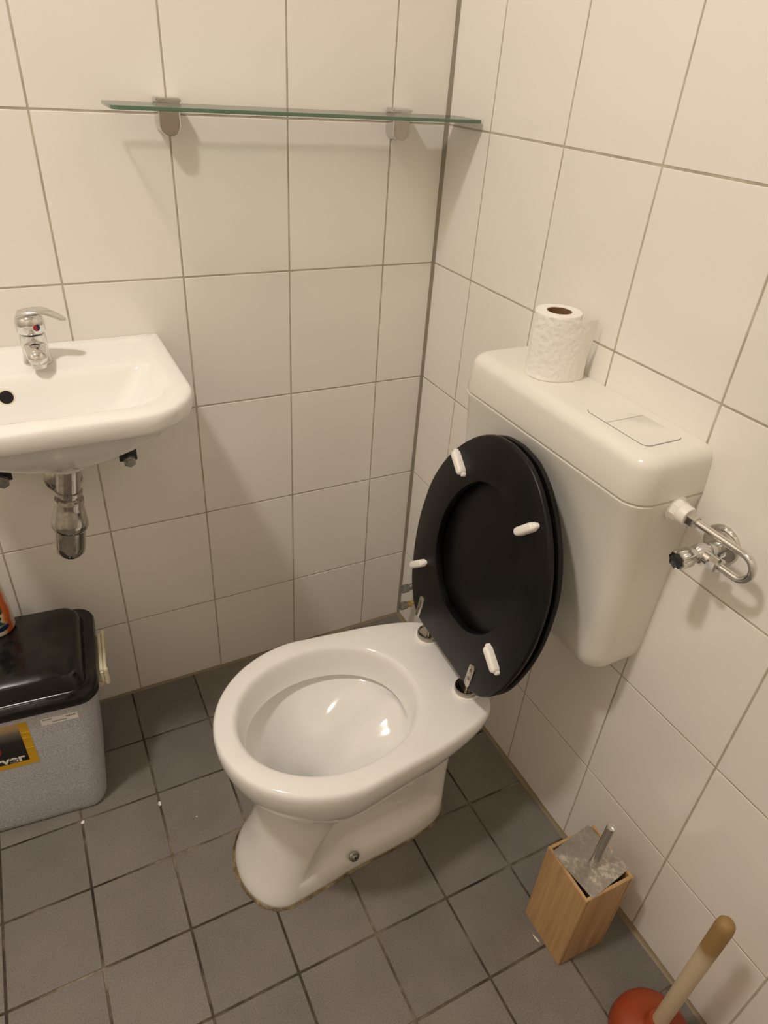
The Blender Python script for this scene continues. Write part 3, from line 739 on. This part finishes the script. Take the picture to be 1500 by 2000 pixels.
# lever head: cap turned to the right with a flat blade
hd = lathe([(0.0195, 0.0495), (0.0212, 0.0520), (0.0215, 0.066), (0.0200, 0.0735), (0.0150, 0.0785), (0.006, 0.0800), (0.001, 0.0802)], 40)
lev = obj('lever_head', mesh('lever_head', *hd, 45), 'chrome', tap)
bl = []
for i in range(13):
    t = i / 12; x = -0.014 + 0.068 * t; z = 0.0775 + 0.0055 * math.sin(PI * min(1, t * 1.1)) - 0.010 * max(0, t - 0.5) ** 1.2 * 2
    hy = (0.0185 - 0.0075 * t) * (1 if t < 0.88 else math.sqrt(max(0.02, 1 - ((t - 0.88) / 0.121) ** 2))); th = 0.0055 - 0.003 * t
    bl.append([(x, hy * math.cos(2 * PI * j / 24), z + th * math.sin(2 * PI * j / 24)) for j in range(24)])
v, f = loft(bl, True, True, True)
lb = obj('lever_blade', mesh('lever_blade', v, f, 60), 'chrome', lev, (0, 0, 0), (0, 0, math.radians(-14)))
a0 = math.radians(-68)
for nm, mt, s0 in (('hot_mark', 'red', PI / 2), ('cold_mark', 'blue', -PI / 2)):
    pts = [(0, 0)] + [(0.0052 * math.cos(s0 + PI * k / 10), 0.0052 * math.sin(s0 + PI * k / 10)) for k in range(11)]
    V = [(x, y, z) for z in (0.0, 0.0007) for x, y in pts]; n = len(pts)
    F = [tuple(reversed(range(n))), tuple(range(n, 2 * n))] + [(i, (i + 1) % n, (i + 1) % n + n, i + n) for i in range(n)]
    mm = Matrix.Translation((0.0213 * math.cos(a0), 0.0213 * math.sin(a0), 0.0610)) @ Matrix.Rotation(a0, 4, 'Z') @ Matrix.Rotation(PI / 2, 4, 'Y') @ Matrix.Rotation(PI / 2, 4, 'Z')
    o = obj(nm, mesh(nm, V, F, 0), mt, lev); o.matrix_basis = mm
# bottle trap under the basin
trap = thing('bottle_trap', 'chrome bottle trap hanging under the wash basin', 'drain trap', (-0.7715, -0.189, 0.752))
ang = math.radians(8.3)
def tr(vf): 
    return [(p[0] * math.cos(ang) + p[2] * math.sin(ang), p[1], -p[0] * math.sin(ang) + p[2] * math.cos(ang)) for p in vf[0]], vf[1]
obj('tail_pipe', mesh('tail_pipe', *tr(lathe([(0.024, -0.0045), (0.024, -0.0065), (0.0188, -0.0085), (0.0188, -0.050), (0.0215, -0.051), (0.0215, -0.057), (0.0165, -0.059), (0.0165, -0.080)], 36)), 40), 'chrome2', trap)
obj('trap_cup', mesh('trap_cup', *tr(lathe([(0.0165, -0.068), (0.0225, -0.0665), (0.0235, -0.072), (0.0225, -0.080), (0.0240, -0.086), (0.0285, -0.108), (0.0295, -0.118), (0.0270, -0.124), (0.0242, -0.127), (0.0242, -0.158), (0.0225, -0.172), (0.0160, -0.180), (0.001, -0.182)], 40)), 40), 'chrome2', trap)
obj('waste_arm', mesh('waste_arm', *tube([(-0.016, 0.0, -0.112), (-0.014, 0.10, -0.122), (-0.012, 0.189, -0.131)], 0.0145, 24), 50), 'chrome2', trap)
obj('wall_rosette', mesh('wall_rosette', *move(lathe([(0.0335, 0.0), (0.0335, -0.002), (0.030, -0.006), (0.020, -0.010), (0.0155, -0.0105)], 40, axis='y'), (-0.012, 0.189, -0.131)), 40), 'chrome2', trap)

# ------------------------------------------------------------------ glass shelf and brackets
gz = 1.2482
def glass_pts(z, d):
    pts = []
    x0, x1, y0, y1 = -0.6205, -0.0050, -0.1235, -0.0290
    for cx, cy, a0, r in ((x1, y1, 0, 0.003), (x0, y1, PI / 2, 0.003), (x0, y0, PI, 0.010), (x1, y0, 1.5 * PI, 0.008)):
        sx = 1 if cx == x1 else -1; sy = 1 if cy == y1 else -1
        for k in range(7):
            a = a0 + k * PI / 12; pts.append((cx - sx * (r) + (r - d) * math.cos(a), cy - sy * r + (r - d) * math.sin(a), z))
    return pts
v, f = loft([glass_pts(gz - 0.0026, 0.0006), glass_pts(gz - 0.0020, 0), glass_pts(gz + 0.0020, 0), glass_pts(gz + 0.0026, 0.0006)], True, True, True)
gme = mesh('glass_shelf', v, f, 30); gme.materials.append(MT['glass']); gme.materials.append(MT['gedge'])
for p_ in gme.polygons: p_.material_index = 1 if abs(p_.normal.z) < 0.9 else 0
tag(obj('glass_shelf', gme, None), 'clear glass shelf with green edge held by two chrome clips', 'shelf')
for x, lab in ((-0.5228, 'chrome clip under the left end of the glass shelf'), (-0.1135, 'chrome clip under the glass shelf, next to the room corner')):
    br = thing('shelf_clip', lab, 'bracket', (x, 0, gz), group='chrome shelf clips')
    # lower D-shaped jaw and flat upper jaw gripping the glass
    def dshape(hw, h, y, top):
        pts = [(-hw, y, top), (hw, y, top)]
        for k in range(13):
            a = -PI * k / 12; pts.append((hw * math.cos(a), y, top - (h - hw) + hw * math.sin(a)))
        return pts
    v, f = loft([dshape(0.0175, 0.040, -0.0005, -0.0030), dshape(0.0175, 0.040, -0.026, -0.0030), dshape(0.0165, 0.039, -0.0285, -0.0032), dshape(0.0150, 0.0375, -0.0290, -0.0034)], True, True, True)
    obj('lower_jaw', mesh('lower_jaw', v, f, 40), 'chrome', br)
    obj('upper_jaw', mesh('upper_jaw', *box(-0.0195, 0.0195, -0.030, -0.0005, 0.0029, 0.0095, 0.0018), 40), 'chrome', br)
    obj('face_cap', mesh('face_cap', *loft([dshape(0.0150, 0.0335, -0.0288, -0.0080), dshape(0.0145, 0.0330, -0.0306, -0.0085)], True, True, True), 40), 'darksteel', br)
    obj('clamp_screw', mesh('clamp_screw', *tube([(0, -0.0285, -0.005), (0, -0.034, -0.005)], 0.004, 12), 40), 'chrome', br)

# ------------------------------------------------------------------ waste bin
bin_ = thing('waste_bin', 'speckled grey plastic bin with black lid under the basin', 'bin', (-0.9794, -0.164, 0), (0, 0, math.radians(-5)))
def br_(z, hx, hy, r): return [(x, y, z) for x, y in rrect(hx, hy, r, 8)]
rows = [br_(0.0, 0.140, 0.098, 0.025), br_(0.004, 0.149, 0.1055, 0.030), br_(0.018, 0.1535, 0.1085, 0.032)] + [br_(z, 0.1535 + 0.0225 * (z - 0.018) / 0.302, 0.1085 + 0.0095 * (z - 0.018) / 0.302, 0.032) for z in (0.08, 0.16, 0.24, 0.32)] + [br_(0.335, 0.177, 0.1185, 0.032)]
v, f = loft(rows, True, True, True)
obj('bin_body', mesh('bin_body', v, f, 50), 'granite', bin_)
rows = [br_(0.322, 0.179, 0.1195, 0.034), br_(0.322, 0.184, 0.1235, 0.036), br_(0.326, 0.1865, 0.1255, 0.037), br_(0.337, 0.1865, 0.1255, 0.037), br_(0.342, 0.184, 0.1235, 0.036), br_(0.3425, 0.176, 0.1155, 0.032),
        br_(0.342, 0.170, 0.1105, 0.030), br_(0.344, 0.1665, 0.1070, 0.029), br_(0.366, 0.160, 0.1000, 0.028), br_(0.3725, 0.156, 0.0965, 0.027), br_(0.3745, 0.150, 0.0910, 0.024), br_(0.3752, 0.12, 0.06, 0.02)]
v, f = loft(rows, True, True, True)
lid = obj('bin_lid', mesh('bin_lid', v, f, 40), 'blacklid', bin_)
# slots in the lid's raised side
for k in range(3):
    obj('lid_slot', mesh('lid_slot', *box(0.1605, 0.1665, -0.012 + 0.022 * k, -0.003 + 0.022 * k, 0.3435, 0.352, 0.001), 30), 'black', lid)
hb = join(box(0.1850, 0.1985, -0.058, 0.052, 0.296, 0.328, 0.004), box(0.176, 0.190, -0.060, 0.054, 0.288, 0.300, 0.003), box(0.1955, 0.2030, -0.060, -0.051, 0.292, 0.333, 0.002), box(0.1955, 0.2030, 0.045, 0.054, 0.292, 0.333, 0.002), box(0.1965, 0.2010, -0.056, 0.050, 0.320, 0.332, 0.002))
obj('side_handle', mesh('side_handle', *hb, 40), 'offwhite', bin_)
# print on the front face (slopes slightly): frame with x along the face, z up the face
slope = math.atan2(0.0095, 0.302)
fr_ = bpy.data.objects.new('tmp', None)
def face_mat(x, z, out):
    mm = Matrix.Translation((x, -(0.1085 + 0.0095 * (z - 0.018) / 0.302) - out, z)) @ Matrix.Rotation(slope, 4, 'X')
    return mm
stk = obj('sticker', mesh('sticker', *box(-0.122, 0.0, -0.0004, 0.0002, 0.0, 0.116), 0), 'yellow', bin_); stk.matrix_basis = face_mat(0.0595, 0.190, 0.0002)
obj('printed_panel', mesh('printed_panel', *box(-0.108, -0.0145, -0.0008, -0.0003, 0.0135, 0.116), 0), 'bpanel', stk)
sil = []
for x, z in ((-0.090, 0.040), (-0.070, 0.038), (-0.060, 0.040), (-0.054, 0.047), (-0.053, 0.056), (-0.056, 0.064), (-0.056, 0.078), (-0.061, 0.085), (-0.075, 0.088), (-0.090, 0.082)): sil.append((x, z))
v = [(x, y, z) for y in (-0.0011, -0.0007) for x, z in sil]; n = len(sil)
obj('printed_shape', mesh('printed_shape', v, [tuple(range(n)), tuple(reversed(range(n, 2 * n)))] + [(i, (i + 1) % n, (i + 1) % n + n, i + n) for i in range(n)], 0), 'red', stk)
def text(name, s, size, mat, parent, loc, ext=0.0002, align='RIGHT', rot=(PI / 2, 0, 0), sx=1.0, off=0.0):
    c = bpy.data.curves.new(name, 'FONT'); c.body = s; c.size = size; c.extrude = ext; c.align_x = align; c.offset = off
    t = bpy.data.objects.new(name, c); COL.objects.link(t)
    dg = bpy.context.evaluated_depsgraph_get(); me = bpy.data.meshes.new_from_object(t.evaluated_get(dg))
    bpy.data.objects.remove(t); bpy.data.curves.remove(c); me.materials.clear(); me.materials.append(MT[mat])
    o = obj(name, me, None, parent, loc, rot); o.scale = (sx, 1, 1); return o
text('lettering', 'Curver', 0.026, 'print_white', stk, (-0.0205, -0.0011, 0.0160), sx=1.12, off=0.0007)
cr_me = mesh('crease', *box(-0.014, 0.0, -0.0012, 0.0, -0.0006, 0.0006), 0); cr_me.materials.append(MT['yellow'])
for z in (0.045, 0.074, 0.088): obj('crease', cr_me, None, stk, (0, 0, z), (0, math.radians(4), 0))
pl = obj('price_label', mesh('price_label', *box(0.0, 0.062, -0.0004, 0.0002, 0.0, 0.0165), 0), 'paper', bin_); pl.matrix_basis = face_mat(0.0815, 0.285, 0.0002)
text('label_print', 'Kunststof', 0.0040, 'print_black', pl, (0.003, -0.0006, 0.0125), align='LEFT')
text('label_print', 'EUR 9,95', 0.0042, 'print_black', pl, (0.058, -0.0006, 0.0105), align='RIGHT')
bc = [box(0.018 + 0.0016 * k, 0.018 + 0.0016 * k + (0.0010 if k % 3 else 0.0005), -0.0007, -0.0003, 0.0035, 0.0065) for k in range(16)]
obj('label_barcode', mesh('label_barcode', *join(*bc), 0), 'print_grey', pl)

# cleaner bottle on the bin
bot = thing('cleaner_bottle', 'white cleaner bottle with orange and green label on the bin lid', 'bottle', (-0.9560, -0.099, 0.3755), (0, 0, 0))
def brow(z, a, b): return [(a * math.cos(2 * PI * k / 40), b * math.sin(2 * PI * k / 40), z) for k in range(40)]
rows = [brow(0, 0.029, 0.026), brow(0.002, 0.032, 0.029), brow(0.008, 0.0345, 0.031), brow(0.05, 0.034, 0.0305), brow(0.10, 0.030, 0.027), brow(0.15, 0.027, 0.025), brow(0.175, 0.020, 0.019), brow(0.19, 0.0125, 0.0125), brow(0.20, 0.012, 0.012)]
v, f = loft(rows, True, True, True)
bb = obj('bottle_body', mesh('bottle_body', v, f, 60), 'bottle', bot)
obj('bottle_cap', mesh('bottle_cap', *lathe([(0.0145, 0.198), (0.0145, 0.215), (0.012, 0.222), (0.001, 0.222)], 24), 40), 'white', bot)
def bottle_patch(name, th0, tw, z0, zh, sk, mat):
    rows = []
    for rr2, o_ in ((1.0, 0.0), (1.0, 0.0006), (0.92, 0.0008)):
        ring = []
        for k in range(24):
            a = 2 * PI * k / 24; th = math.radians(th0) + tw * rr2 * math.cos(a); z = z0 + zh * rr2 * math.sin(a) + sk * math.cos(a) * rr2
            ring.append(((0.0346 + o_) * math.cos(th), (0.0311 + o_) * math.sin(th), z))
        rows.append(ring)
    v, f = loft(rows, True, False, True)
    obj(name, mesh(name, v, f, 60), mat, bb)
bottle_patch('label_oval', -62, 0.34, 0.020, 0.0055, 0.0022, 'blue')
bottle_patch('label_leaf', -84, 0.42, 0.042, 0.0075, 0.003, 'leaf')
bottle_patch('label_leaf', -80, 0.40, 0.068, 0.012, 0.006, 'leaf')

# ------------------------------------------------------------------ toilet brush in a bamboo holder
tbx, tby = -0.1205, -0.8885
brush = thing('toilet_brush', 'toilet brush in square bamboo holder with steel lid', 'toilet brush', (tbx, tby, 0), (0, 0, math.radians(-1.5)))
hs_, th_, hh = 0.0505, 0.0055, 0.222
for nm, b_ in (('holder_side', box(-hs_, -hs_ + th_, -hs_, hs_, 0, hh, 0.0008)), ('holder_side', box(hs_ - th_, hs_, -hs_, hs_, 0, hh, 0.0008)), ('holder_side', box(-hs_ + th_, hs_ - th_, -hs_, -hs_ + th_, 0, hh, 0.0008)), ('holder_side', box(-hs_ + th_, hs_ - th_, hs_ - th_, hs_, 0, hh, 0.0008))):
    obj(nm, mesh(nm, *b_, 30), 'bamboo', brush)
obj('holder_base', mesh('holder_base', *box(-hs_ + th_, hs_ - th_, -hs_ + th_, hs_ - th_, 0.001, 0.008), 0), 'bamboo', brush)
lidm = Matrix.Translation((0.0, 0.001, hh + 0.0030)) @ Matrix.Rotation(math.radians(9), 4, 'Z') @ Matrix.Rotation(math.radians(1.8), 4, 'X') @ Matrix.Rotation(math.radians(-1.2), 4, 'Y')
sl_ = obj('steel_lid', mesh('steel_lid', *box(-0.0455, 0.0455, -0.0455, 0.0455, -0.0006, 0.0006, 0.0003), 30), 'zinc', brush); sl_.matrix_basis = lidm
hd_ = obj('brush_handle', mesh('brush_handle', *lathe([(0.0072, 0.0), (0.0092, 0.0005), (0.0075, 0.003), (0.0074, 0.109), (0.0066, 0.1125), (0.001, 0.1135)], 28), 40), 'chrome', sl_, (0.001, -0.007, 0.0006))
obj('brush_rod', mesh('brush_rod', *lathe([(0.004, -0.001), (0.004, -0.12)], 16), 40), 'steel', sl_)
obj('brush_head', mesh('brush_head', *lathe([(0.006, -0.12), (0.028, -0.125), (0.032, -0.15), (0.030, -0.19), (0.012, -0.20)], 24), 50), 'white', sl_)

# ------------------------------------------------------------------ plunger
plx, ply = -0.1045, -1.0890
plg = thing('plunger', 'plunger with orange rubber cup and wooden handle', 'plunger', (plx, ply, 0))
obj('rubber_cup', mesh('rubber_cup', *lathe([(0.060, 0.0), (0.0645, 0.001), (0.0660, 0.006), (0.0650, 0.012), (0.0645, 0.022), (0.0610, 0.034), (0.0520, 0.043), (0.0380, 0.048), (0.0225, 0.050), (0.0195, 0.054), (0.0180, 0.070), (0.0165, 0.072), (0.0120, 0.072)], 56), 50), 'rubber', plg)
obj('wooden_handle', mesh('wooden_handle', *lathe([(0.0105, 0.055), (0.0118, 0.060), (0.0122, 0.20), (0.0130, 0.372), (0.0118, 0.383), (0.0080, 0.389), (0.001, 0.3905)], 32), 50), 'hwood', plg)

# ------------------------------------------------------------------ little crumbs on the floor
def crumb(lab, x, y, pts, h, mat, rz):
    n = len(pts); v = [(px, py, z) for z in (0.0, h) for px, py in pts]
    v = [(p[0], p[1], p[2] * (0.6 + 0.4 * math.cos(i * 1.7))) if p[2] > 0 else p for i, p in enumerate(v)]
    o = obj('plaster_crumb', mesh('plaster_crumb', v, [tuple(reversed(range(n))), tuple(range(n, 2 * n))] + [(i, (i + 1) % n, (i + 1) % n + n, i + n) for i in range(n)], 0), mat, None, (x, y, 0.0003), (0, 0, rz))
    return tag(o, lab, 'crumb', 'crumbs on the floor')
crumb('thin beige wood splinter on the floor left of the brush holder', -0.1800, -0.8840, [(-0.009, -0.001), (-0.002, -0.0022), (0.009, 0.0), (0.002, 0.0018), (-0.004, 0.0012)], 0.0015, 'offwhite', math.radians(100))
crumb('white plaster crumb on the floor in front of the bin', -0.8905, -0.3085, [(-0.003, -0.002), (0.002, -0.003), (0.004, 0.001), (0.0, 0.003), (-0.003, 0.001)], 0.003, 'white', 0.3)
crumb('white crumb in the floor joint between bin and toilet', -0.7420, -0.3300, [(-0.002, -0.005), (0.002, -0.004), (0.003, 0.003), (0.0, 0.006), (-0.003, 0.002)], 0.002, 'print_white', 0.1)
crumb('tiny white fleck on the floor tile left of the toilet', -0.6799, -0.3898, [(-0.0015, -0.001), (0.0015, -0.0015), (0.001, 0.0015), (-0.001, 0.001)], 0.0015, 'white', 0.0)
